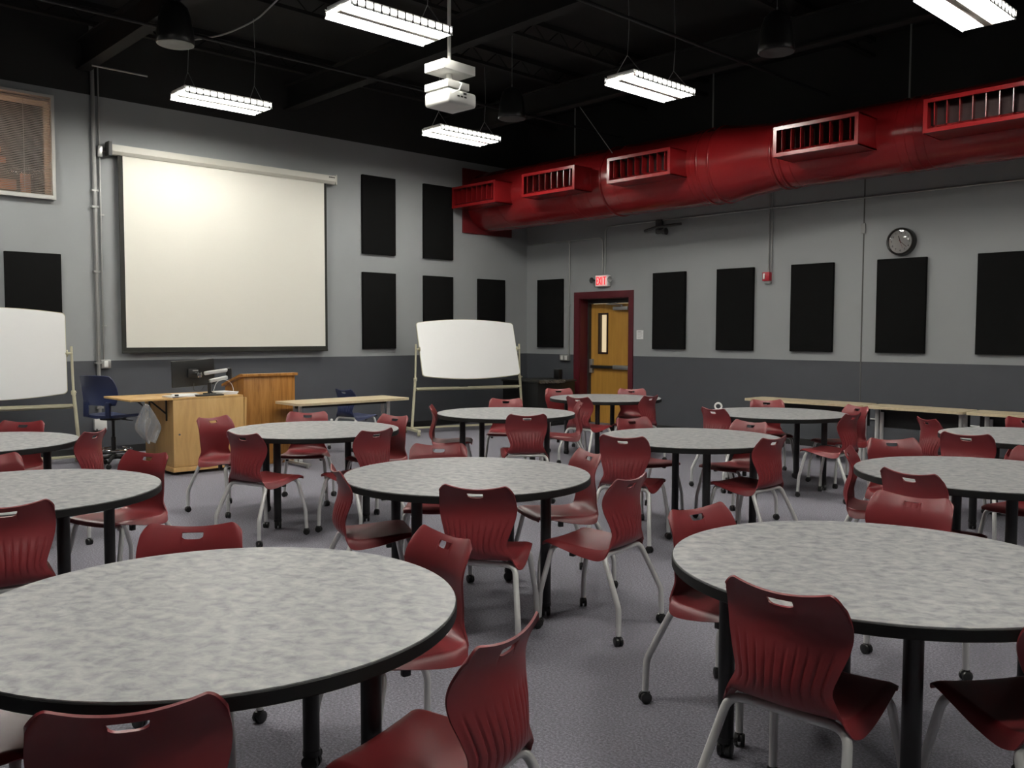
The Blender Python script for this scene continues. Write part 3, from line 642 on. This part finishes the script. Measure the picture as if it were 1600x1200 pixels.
CH = [
('FL', -3.108, 1.291, -37.0, 'red chair at the far side of the front left table, facing us'),
('FL', -2.506, 1.830, -95.9, 'red chair right of the front left table, half hidden by the table top'),
('FL', -1.731, 1.400, -162.0, 'red chair nearest the bottom centre of the photo, its ribbed back toward us'),
('FL', -1.912, 0.694, 154.8, 'red chair at the bottom left corner, dark back before the front table'),
('FL', -2.720, 0.500, 66.0, 'red chair at the far left bottom edge, only its seat front showing'),
('LM', -5.396, 1.907, -68.4, 'red chair at the right of the left edge table, behind the front left table'),
('LM', -4.361, 1.018, 172.1, 'dark backed red chair on the near side of the left edge table'),
('LM', -5.778, 1.294, -7.0, 'red chair sliver at the left edge between the two left tables'),
('LB', -7.938, 1.935, -42.0, 'red chair in front of the left whiteboard, far side of the table there'),
('LB', -7.057, 2.123, -136.6, 'red chair turned sideways just left of the blue chair base'),
('T2', -7.222, 3.432, 16.0, 'red chair in front of the maple desk, facing right'),
('T2', -6.096, 3.164, 105.4, 'red chair with ribbed back at the near left of the podium table'),
('T2', -7.148, 4.141, -38.0, 'red chair directly in front of the wooden podium, across the table'),
('T2', -6.454, 4.480, -82.4, 'red chair at the far right of the podium table, left of the whiteboard foot'),
('T2', -5.758, 3.815, -171.0, 'red chair with ribbed back at the near right of the podium table'),
('mid', -4.048, 2.740, 66.2, 'red chair at the left end of the middle table, seen from its side'),
('mid', -4.427, 3.512, -42.0, 'red chair at the far side of the middle table, only its top showing'),
('mid', -3.270, 2.895, 123.8, 'red chair on the near side of the middle table, back square to us'),
('mid', -3.720, 3.929, -113.0, 'red chair at the far right of the middle table with light on its seat'),
('mid', -3.036, 3.498, -170.0, 'red chair pulled out at the right of the middle table, all casters in view'),
('FR', -1.977, 3.079, -7.0, 'red chair at the left end of the front right table, facing right'),
('FR', -1.657, 3.870, -91.0, 'red chair at the far side of the front right table, facing us'),
('FR', -1.312, 2.468, 93.9, 'red chair on the near side of the front right table, large ribbed back'),
('FR', -0.776, 2.843, 146.3, 'red chair cut by the right edge, dark seat beside the front right table'),
('T3', -6.978, 5.690, 47.8, 'red chair in profile left of the table by the tilted whiteboard'),
('T3', -7.204, 6.687, -43.0, 'red chair in front of the tilted whiteboard, far side of the table'),
('T3', -5.880, 5.693, 144.0, 'red chair on the near side of the table by the tilted whiteboard'),
('T3', -6.554, 6.938, -130.0, 'red chair in profile right of the table by the tilted whiteboard'),
('T4', -8.108, 8.536, -34.0, 'red chair beside the dark corner cabinet, left of the door'),
('T4', -7.441, 9.201, -46.9, 'red chair directly in front of the wooden door'),
('T4', -6.993, 7.807, 93.0, 'red chair at the near left of the farthest table, below the door frame'),
('T4', -6.726, 8.416, -173.4, 'red chair at the right end of the farthest table, right of the door'),
('T5', -4.726, 6.018, -13.0, 'red chair at the far left of the table right of centre, facing us'),
('T5', -4.056, 6.378, -97.0, 'red chair at the far right of the table right of centre, facing us'),
('T5', -4.109, 5.069, 109.8, 'red chair with ribbed back at the near left of the table right of centre'),
('T5', -3.469, 5.655, -180.8, 'red chair at the near right of the table right of centre, facing left'),
('T6', -5.140, 8.746, -47.0, 'red chair under the left end of the long wall tables, facing us'),
('T6', -4.968, 7.626, 77.5, 'dark backed red chair at the left end of the table by the wall tables'),
('T6', -4.274, 8.682, -116.0, "bright topped red chair behind another, right of the table near the wall tables"),
('T6', -3.974, 7.907, -179.9, 'red chair in side view at the right of the table by the wall tables'),
('T7', -2.467, 5.503, 18.7, 'red chair in profile at the left end of the right edge table, facing right'),
('T7', -2.547, 6.077, -41.2, 'red chair at the far left of the right edge table, facing us'),
('T7', -1.925, 4.930, 78.3, 'dark backed red chair on the near side of the right edge table'),
('T7', -1.800, 6.200, -95.0, 'red chair at far right of the right edge table, dark seat under the top'),
('T8', -3.030, 8.095, 50.5, 'red chair in profile left of the farthest right edge table, beside the outlet box'),
('T8', -2.467, 7.115, 94.0, 'dark backed red chair on the near side of the farthest right edge table'),
('T8', -2.481, 8.621, -50.0, 'red chair at right edge in front of the long wall tables, mostly cut off'),
]
proto = None
for k, x, y, a, lab in CH:
    if proto is None: t = proto = make_chair('stacking_chair', m_red)
    else: t = copy_tree(proto)
    t.location = (x, y, 0); t.rotation_euler = (0, 0, R(a - 90)); t['label'] = lab

# ------------------------------------------------------------------ long tables
def long_table(name, loc, rz, L, Wd, H, lab, posts, modesty=False):
    t = thing(name, loc, rz, lab, 'table')
    b = MB(); cr = .05; poly = []
    for cx, cy, a0 in ((L / 2 - cr, Wd / 2 - cr, 0), (-L / 2 + cr, Wd / 2 - cr, 90), (-L / 2 + cr, -Wd / 2 + cr, 180), (L / 2 - cr, -Wd / 2 + cr, 270)):
        for k in range(5): a = R(a0 + 22.5 * k); poly.append((cx + cr * math.cos(a), cy + cr * math.sin(a)))
    b.prism(poly, H - .028, H); b.build('table_top', m_ltop, t)
    b = MB(); b.box(-L / 2 + .12, L / 2 - .12, -.02, .02, H - .075, H - .029); b.build('under_rail', m_blkmetal, t, smooth=False)
    if modesty: MB().box(-L / 2 + .04, L / 2 - .04, .10, .115, H - .26, H - .029).build('modesty_panel', m_rubber, t, smooth=False)
    for x in posts:
        for yy in (-.06, .06):
            b = MB(); b.cyl((x, yy, .05), (x, yy, H - .03), .022, 12); b.build('leg', m_tube, t)
        b = MB(); b.box(x - .025, x + .025, -Wd / 2 + .04, Wd / 2 - .04, .018, .05, bev=.006); b.box(x - .03, x + .03, -.10, .10, H - .045, H - .029)
        for yy in (-Wd / 2 + .07, Wd / 2 - .07): b.cyl((x, yy, 0), (x, yy, .02), .018, 10)
        b.build('foot', m_steel, t)
    return t
long_table('long_table', (-9.14, 5.83, 0), R(90), 1.55, .58, .745, 'long pale wood table between the podium and the tilted whiteboard', (-.63, .60))
long_table('long_table', (-5.37, 10.01, 0), 0, 1.52, .46, .735, 'long pale wood wall table, leftmost of the row of three', (-.62, .69), True)
long_table('long_table', (-4.03, 9.97, 0), R(-1), 1.08, .46, .735, 'long pale wood wall table, middle one of the row of three', (-.44, .47), True)
long_table('long_table', (-2.72, 9.96, 0), R(1), 1.48, .46, .735, 'long pale wood wall table, rightmost of the row, cut by the frame', (-.58, .66), True)

# ------------------------------------------------------------------ instructor desk
t = thing('instructor_desk', (-9.80, 4.26, 0), 0, 'maple instructor desk cabinet with raised side flap on the left', 'desk')
HX, HY, H = .40, .40, .84
b = MB(); b.box(-HX, HX - .02, -HY, -HY + .02, .085, H - .025).box(-HX, HX - .02, HY - .02, HY, .085, H - .025).box(-HX, -HX + .02, -HY + .02, HY - .02, .085, H - .025).box(-HX + .02, HX - .03, -HY + .02, HY - .02, .085, .11)
b.build('carcass', m_maple, t, smooth=False)
MB().box(HX - .02, HX, -HY - .005, HY + .005, .09, H - .026, bev=.002).build('front_panel', m_maple, t)
b = MB(); b.lathe([(.011, 0), (.011, .004)], (HX, -HY + .06, .44), 14, 'X'); b.build('lock', m_darkgrey, t)
MB().box(-HX, HX, -HY, HY, H - .025, H, bev=.002).build('desk_top', m_maple, t)
MB().box(-HX, HX + .015, -HY - .02, HY + .02, .035, .085, bev=.003).build('plinth', m_maple, t)
cm = caster(.018, .016).mesh('caster', m_rubber)
for sx in (-1, 1):
    for sy in (-1, 1):
        c = bpy.data.objects.new('caster', cm); C.objects.link(c); c.parent = t; c.location = (sx * .32, sy * .33, 0)
MB().box(-.37, .41, -HY - .46, -HY - .004, H - .022, H, bev=.003).build('side_flap', m_maple, t)
for x in (-.25, .22):
    b = MB(); b.box(x - .012, x + .012, -HY - .012, -HY - .001, .58, H - .03); b.tube([(x, -HY - .01, .66), (x, -HY - .18, H - .03)], .010, 6); b.box(x - .01, x + .01, -HY - .20, -HY - .01, H - .035, H - .023); b.build('flap_bracket', m_blkmetal, t, smooth=False)
MB().box(.15, HX - .005, HY + .002, HY + .03, .30, H - .03, Matrix.Translation((0, HY, .3)) @ Matrix.Rotation(R(-2), 4, 'X') @ Matrix.Translation((0, -HY, -.3))).build('side_board', m_maple, t, smooth=False)
# monitor on a double arm
t = thing('monitor', (-9.63, 4.37, .841), 0, 'black monitor seen from behind on a silver double arm', 'monitor')
b = MB(); b.box(-.275, -.245, -.325, .175, .09, .395, Matrix.Translation((-.26, 0, .24)) @ Matrix.Rotation(R(4), 4, 'Y') @ Matrix.Rotation(R(3), 4, 'X') @ Matrix.Translation((.26, 0, -.24)), bev=.008); sc = b.build('screen_back', m_rubber, t)
MB().box(-.245, -.215, -.15, -.04, .19, .29, bev=.005).build('mount_plate', m_rubber, sc)
MB().box(-.216, -.212, -.10, -.035, .262, .276).build('label_plate', m_steel, sc, smooth=False)
b = MB(); b.cyl((0, 0, .02), (0, 0, .14), .022, 14); b.box(-.05, .05, -.06, .06, 0, .02, bev=.005); b.build('post', m_rubber, t)
b = MB(); b.lathe([(.018, -.002), (.020, .012), (.012, .022)], (.045, 0, .016), 14, 'X'); b.build('clamp_knob', m_chrome, t)
b = MB(); b.box(-.022, .022, 0, .22, .135, .175, Matrix.Translation((0, 0, .15)) @ Matrix.Rotation(R(10), 4, 'X') @ Matrix.Translation((0, 0, -.15)), bev=.012); b.build('lower_arm', m_silver, t)
b = MB(); b.lathe([(.032, -.06), (.034, 0), (.03, .06)], (0, .235, .235), 16, 'Z'); b.build('elbow', m_rubber, t)
b = MB(); b.box(-.022, .022, -.04, .25, .255, .297, Matrix.Translation((-.02, .23, .29)) @ Matrix.Rotation(R(8), 4, 'X') @ Matrix.Rotation(R(-14), 4, 'Z') @ Matrix.Translation((.02, -.23, -.29)) , bev=.012); b.build('upper_arm', m_silver, t)
b = MB(); b.lathe([(.025, -.03), (.03, 0), (.025, .03)], (-.10, -.07, .225), 14, 'Z'); b.tube([(-.10, -.07, .225), (-.22, -.09, .235)], .018, 10); b.build('wrist', m_chrome, t)
b = MB(); b.tube(fillet([(-.235, -.08, .12), (-.20, -.10, .04), (-.18, -.02, .03), (-.22, .04, .10)], .03), .004, 6); b.build('cable', m_rubber, t)
# things on the desk
b = MB(); b.tube(fillet([(0, .06, 0), (.02, .10, .15), (.02, .22, .17), (.01, .30, .10), (.01, .31, 0)], .06), .0028, 6)
t = tag(b.build('white_cable', m_white), 'thin white cable arching over the desk beside the monitor post', 'cable'); t.location = (-9.6, 4.33, .846)
for x, y, rz, h, lab in ((-9.52, 3.97, .2, .016, 'white papers on the desk corner nearest the flap'), (-9.74, 4.13, -.3, .014, 'flat white papers on the desk left of the monitor post'), (-9.66, 4.555, 1.6, .030, 'thick stack of papers at the right end of the desk')):
    b = MB()
    for k in range(3): b.box(-.10, .10, -.14, .14, k * h / 3, (k + 1) * h / 3 - .0006, Matrix.Rotation(.10 * k - .08, 4, 'Z'))
    o = b.build('paper_stack', m_paper, smooth=False); o.location = (x, y, .841); o.rotation_euler = (0, 0, rz); tag(o, lab, 'papers', 'papers on the desk')
t = thing('keyboard', (-9.465, 4.285, .841), R(95), 'flat black keyboard at the front edge of the desk', 'keyboard')
MB().box(-.16, .16, -.05, .05, 0, .014, bev=.004).build('keyboard_case', m_rubber, t)
b = MB()
for i in range(12):
    for j in range(4): b.box(-.150 + i * .025, -.129 + i * .025, -.042 + j * .021, -.025 + j * .021, .0141, .018)
tag(b.build('keys', m_darkgrey, t, smooth=False), kind='stuff')
t = tag(MB().box(-9.43, -9.41, 3.885, 3.925, .8411, .875, bev=.004).build('marker_holder', m_rubber), 'tiny black clip at the left front corner of the desk', 'clip')
# plastic bag hanging from the flap
b = MB(); NU, NV = 9, 12; vs = []
for i in range(NV):
    v = i / (NV - 1)
    wdt = .03 + .12 * math.sin(min(1, v * 1.25) * PI / 2) * (1 if v < .6 else 1 - (v - .6) / .42)
    for j in range(NU):
        u = -1 + 2 * j / (NU - 1)
        vs.append((.035 * math.sin(3.2 * u + 4 * v) * (.3 + v) + .03 * v, u * wdt + .03 * v, -.40 * v - .02 * abs(u)))
b.add(vs, [(i * NU + j, i * NU + j + 1, (i + 1) * NU + j + 1, (i + 1) * NU + j) for i in range(NV - 1) for j in range(NU - 1)])
o = b.build('plastic_bag', m_film); o.location = (-9.35, 3.55, .80); tag(o, 'clear plastic bag hanging under the desk flap', 'bag')
md = o.modifiers.new('thick', 'SOLIDIFY'); md.thickness = .002

# ------------------------------------------------------------------ podium
t = thing('podium', (-9.75, 5.075, 0), 0, 'oak podium with sloped top standing right of the maple desk', 'podium')
fx, bx, ya, yb_ = .23, -.25, -.345, .305
def slab(name, pts, mt, par): 
    b = MB(); b.add(pts, [(0, 1, 2, 3), (7, 6, 5, 4), (0, 4, 5, 1), (1, 5, 6, 2), (2, 6, 7, 3), (3, 7, 4, 0)]); return b.build(name, mt, par, smooth=False)
MB().box(fx - .02, fx, ya, yb_, .03, 1.035, bev=.002).build('front_panel', m_oak, t)
for y0 in (ya, yb_ - .02):
    slab('side_panel', [(fx - .02, y0, .03), (bx, y0, .03), (bx, y0, .90), (fx - .02, y0, 1.035), (fx - .02, y0 + .02, .03), (bx, y0 + .02, .03), (bx, y0 + .02, .90), (fx - .02, y0 + .02, 1.035)], m_oak, t)
b = MB(); b.box(fx - .05, fx + .035, ya - .028, yb_ + .028, 1.037, 1.068, bev=.003); b.build('front_ledge', m_oak, t)
slab('slanted_top', [(fx - .05, ya - .028, 1.038), (bx - .04, ya - .028, .905), (bx - .04, yb_ + .028, .905), (fx - .05, yb_ + .028, 1.038), (fx - .05, ya - .028, 1.066), (bx - .04, ya - .028, .932), (bx - .04, yb_ + .028, .932), (fx - .05, yb_ + .028, 1.066)], m_oak, t)
MB().box(bx + .01, fx - .02, ya + .02, yb_ - .02, .45, .47).build('shelf', m_oak, t, smooth=False)
MB().box(bx, fx + .012, ya - .012, yb_ + .012, 0, .05, bev=.003).build('plinth', m_oak, t)
for yy in (ya - .002, yb_ - .006): MB().box(fx - .006, fx + .003, yy, yy + .008, .055, 1.03).build('edge_strip', m_oak, t, smooth=False)

# ------------------------------------------------------------------ rolling whiteboards
def whiteboard(left, right, tilt, H, lab):
    L = Vector(left); Rr = Vector(right); ax = Rr - L; Ln = ax.length; ang = math.atan2(ax.y, ax.x)
    t = thing('rolling_whiteboard', ((L.x + Rr.x) / 2, (L.y + Rr.y) / 2, 0), ang, lab, 'whiteboard')
    # local x along the board, -y toward the room
    hw = Ln / 2; pz = 1.30; M_ = Matrix.Translation((0, 0, pz)) @ Matrix.Rotation(tilt, 4, 'X')
    def outline(off, n=14):
        pts = []; w0, h0, c = hw - .05 - off, H / 2 - off, .05; bow = .06
        top = lambda x: h0 - bow * (x / w0) ** 2
        for k in range(n + 1): x = -w0 + c + (2 * w0 - 2 * c) * k / n; pts.append((x, top(x)))
        for k in range(1, 6): a = PI / 2 - PI / 2 * k / 6; pts.append((w0 - c + c * math.cos(a), top(w0 - c) - c + c * math.sin(a)))
        low = [(x, -z) for x, z in reversed(pts)]
        pts += low; left_ = [(-x, z) for x, z in reversed(pts[n + 1:n + 1 + 0])]
        # mirror rounded corners for the left side
        right_top = pts[n + 1:n + 6]; pts = pts[:n + 1] + right_top + [(x, -z) for x, z in reversed(right_top)] + [(x, -z) for x, z in reversed(pts[:n + 1])] + [(-x, -z) for x, z in right_top] + [(-x, z) for x, z in reversed(right_top)]
        return pts
    A = Matrix.Rotation(R(90), 4, 'X')
    b = MB(); b.prism(outline(.006), .0, .012, M_ @ A); b.build('board_face', m_wb, t, ang=50)
    b = MB(); b.prism(outline(0), -.012, .008, M_ @ A); b.build('board_rim', m_cream, t, ang=50)
    for s in (-1, 1):
        x = s * hw
        b = MB(); b.tube([(x + s * .07, 0, .07), (x + s * .012, 0, .86)], .021, 10); ps = b.build('post', m_cream, t)
        b = MB(); b.tube([(x + s * .012, 0, .86), (x, 0, 1.38)], .015, 10); b.build('upper_post', m_cream, ps)
        b = MB(); b.lathe([(.026, .82), (.028, .86), (.022, .87)], (x + s * .012, 0, 0), 14, 'Z'); b.cyl((x + s * .03, -.02, .85), (x + s * .03, -.045, .85), .010, 8); b.build('clamp_collar', m_cream, ps)
        b = MB(); b.cyl((x + s * .01, -.004, pz), (x - s * .065, -.004, pz), .014, 10); b.lathe([(.04, 0), (.04, .012)], (x - s * .05, 0, pz), 14, 'X'); b.build('pivot', m_cream, ps)
        b = MB(); b.box(x + s * .07 - .025, x + s * .07 + .025, -.32, .32, .055, .095, bev=.006); ft = b.build('foot', m_cream, t)
        for yy in (-.29, .29):
            o = bpy.data.objects.new('caster', cast_m); C.objects.link(o); o.parent = ft; o.location = (x + s * .07, yy, 0)
    b = MB(); b.box(-hw + .0, hw - .0, -.045, .03, .685, .693).box(-hw, hw, -.05, -.042, .685, .712).box(-hw, hw, .025, .033, .66, .715); b.build('pen_tray', m_cream, t, smooth=False)
    MB().box(-hw - .06, hw + .06, .18, .22, .06, .09, bev=.004).build('cross_bar', m_cream, t)
    return t
cast_m = caster(.027, .02).mesh('caster', m_cream)
# seen from the room the board's left end first; local -y must face the room
wb1 = whiteboard((-10.86, 8.21, 0), (-10.36, 9.91, 0), R(-19), .98, 'white rolling board tilted back, beside the corner of the room')
wb2 = whiteboard((-11.22, 1.57, 0), (-10.93, 3.31, 0), R(-3), 1.04, 'white rolling board at the left edge of the photo')
t = tag(MB().box(-.07, .07, -.012, .012, 0, .022, bev=.004).build('board_marker', m_rubber), 'black marker on the tray of the left edge whiteboard', 'marker'); t.location = (-11.13, 2.35, .698); t.rotation_euler = (0, 0, R(80))
t = tag(MB().box(-.07, .07, -.02, .012, 0, .022, bev=.004).build('board_eraser', m_rubber), 'black eraser on the tray of the tilted whiteboard', 'eraser'); t.location = (-10.64, 8.97, .698); t.rotation_euler = (0, 0, R(73))

# ------------------------------------------------------------------ blue chairs
t = thing('task_chair', (-10.53, 3.62, 0), R(113 - 90), 'navy blue swivel stool chair with chrome foot ring behind the desk flap', 'chair')
b = MB()
for k in range(5):
    a = 2 * PI * k / 5 + .3; d = Vector((math.cos(a), math.sin(a), 0))
    b = MB(); b.tube([d * .03 + Vector((0, 0, .115)), d * .14 + Vector((0, 0, .105)), d * .25 + Vector((0, 0, .075))], [.024, .021, .016], 10); sp = b.build('base_spoke', m_rubber, t)
    o = bpy.data.objects.new('caster', caster(.027, .024).mesh('caster', m_rubber) if k == 0 else cst); C.objects.link(o)
    if k == 0: cst = o.data
    o.parent = sp; o.location = d * .245; o.rotation_euler = (0, 0, a)
b = MB(); b.lathe([(.045, .09), (.04, .14), (.026, .15), (.026, .34), (.016, .345), (.016, .54)], n=20); b.box(-.09, .09, -.11, .11, .54, .575, bev=.01); b.build('gas_column', m_rubber, t)
b = MB(); b.tube([(.19 * math.cos(2 * PI * k / 32), .19 * math.sin(2 * PI * k / 32), .20) for k in range(32)], .013, 10, closed=True)
for k in range(3): b.tube([(.03 * math.cos(2.1 * k), .03 * math.sin(2.1 * k), .20), (.19 * math.cos(2.1 * k), .19 * math.sin(2.1 * k), .20)], .008, 8)
b.build('foot_ring', m_chrome, t)
b = MB(); b.tube([(.07, .03, .55), (.26, .05, .535)], .006, 6); b.build('height_lever', m_rubber, t)
def sheet(rows, cols, fn, th):
    P = [[Vector(fn(i / (rows - 1), -1 + 2 * j / (cols - 1))) for j in range(cols)] for i in range(rows)]; O = []
    for i in range(rows):
        for j in range(cols):
            du = P[i][min(j + 1, cols - 1)] - P[i][max(j - 1, 0)]; dv = P[min(i + 1, rows - 1)][j] - P[max(i - 1, 0)][j]
            O.append(P[i][j] + du.cross(dv).normalized() * th)
    vs = [v for r in P for v in r] + O; o_ = rows * cols; fs = []
    for i in range(rows - 1):
        for j in range(cols - 1):
            q = (i * cols + j, i * cols + j + 1, (i + 1) * cols + j + 1, (i + 1) * cols + j); fs += [q, tuple(o_ + v for v in reversed(q))]
    per = [(0, j) for j in range(cols)] + [(i, cols - 1) for i in range(1, rows)] + [(rows - 1, j) for j in range(cols - 2, -1, -1)] + [(i, 0) for i in range(rows - 2, 0, -1)]
    idx = [i * cols + j for i, j in per]
    for a, c in zip(idx, idx[1:] + idx[:1]): fs.append((a, c, o_ + c, o_ + a))
    b = MB(); b.add(vs, fs); return b
def rs(u, e=.3): return u
b = sheet(14, 17, lambda v, u: ((.24 - .02 * max(0, v - .85) / .15) * u * (1 - .06 * (1 - v)), -.20 + .44 * v, .600 + .012 * u * u - .02 * max(0, v - .7) ** 2 * 8 - .02 * math.sin(PI * v) * (1 - u * u)), -.028)
b.build('seat', m_navy, t, ang=60)
b = sheet(16, 17, lambda v, u: ((.245 + .03 * math.sin(PI * min(1, v * 1.1)) - .015 * max(0, v - .9) * 10) * u, -.225 - .06 * v * v + .04 * u * u + .02 * math.sin(PI * v), .72 + .335 * v - .012 * (abs(u) ** 6) * (1 if v > .9 else 0)), -.010)
b.build('backrest', m_navy, t, ang=60)
for s in (-1, 1):
    b = MB(); b.box(s * .17 - .035, s * .17 + .035, -.235, -.205, .585, .76, bev=.012); b.build('back_support', m_navy, t)
# second blue chair behind the long table
t = copy_tree(proto); t.name = 'stacking_chair_blue'
t.name = 'navy_chair'; t['label'] = 'navy blue chair tucked behind the long pale table, facing right'; t['group'] = 'blue chairs'; del t['group']
t.location = (-10.02, 6.55, 0); t.rotation_euler = (0, 0, R(97 - 90))
for c in t.children:
    if c.name.startswith('seat_shell'):
        c.data = c.data.copy(); c.data.materials[0] = m_navy

# ------------------------------------------------------------------ corner cabinet and small things
t = thing('black_cabinet', (-10.72, 10.60, 0), 0, 'low black cabinet in the room corner behind the tilted whiteboard', 'cabinet')
MB().box(-.45, .40, -.30, .60, .04, .735, bev=.004).build('cabinet_body', m_rubber, t)
MB().box(-.47, .42, -.32, .62, .735, .765, bev=.004).build('cabinet_top', mat('cabinet_top_charcoal', (.03, .029, .026), .5), t)
MB().box(-.43, .38, -.28, .58, 0, .04).build('plinth', m_rubber, t, smooth=False)
b = MB(); b.box(.4005, .402, -.10, -.096, .06, .72); b.build('door_gap', m_ink, t, smooth=False)
b = MB(); NU, NV = 26, 5; rnd = random.Random(3); vs = []
for i in range(NV):
    for j in range(NU): vs.append((.43 + .012 * rnd.random() - (.10 if i == 0 else 0), -.30 + .62 * j / (NU - 1), .767 + .012 * rnd.random() - (i - 1) * .018 if i else .77 + .012 * rnd.random()))
b.add(vs, [(i * NU + j, i * NU + j + 1, (i + 1) * NU + j + 1, (i + 1) * NU + j) for i in range(NV - 1) for j in range(NU - 1)])
o = b.build('plastic_wrap', mat('shiny_wrap', (.10, .095, .085), .15, coat=.8), smooth=False); o.location = (-10.72, 10.60, 0); tag(o, 'crumpled shiny plastic wrap along the edge of the black cabinet', 'plastic wrap')
o = tag(MB().box(-10.70, -10.58, YR - .30, YR - .20, .767, .93, bev=.01).build('small_speaker', m_rubber), 'small black box standing on the corner cabinet', 'speaker')
t = thing('tape_roll', (-5.34, 8.04, .7375), R(-56), 'tiny white roll on the table by the wall tables', 'roll')
b = MB(); b.tube([(0, .0 + .034 * math.cos(2 * PI * k / 20), .036 + .034 * math.sin(2 * PI * k / 20)) for k in range(20)], .010, 8, closed=True); b.build('tape_ring', m_white, t)
b = MB(); b.box(-.012, .012, -.03, .03, 0, .010, bev=.003); b.build('tape_foot', m_white, t)
o = tag(MB().lathe([(.006, 0), (.012, .004), (.011, .016), (.005, .02)], n=12).build('white_bead', m_white), 'tiny white bead at the far edge of the podium table', 'bead'); o.location = (-7.0, 4.33, .7375)
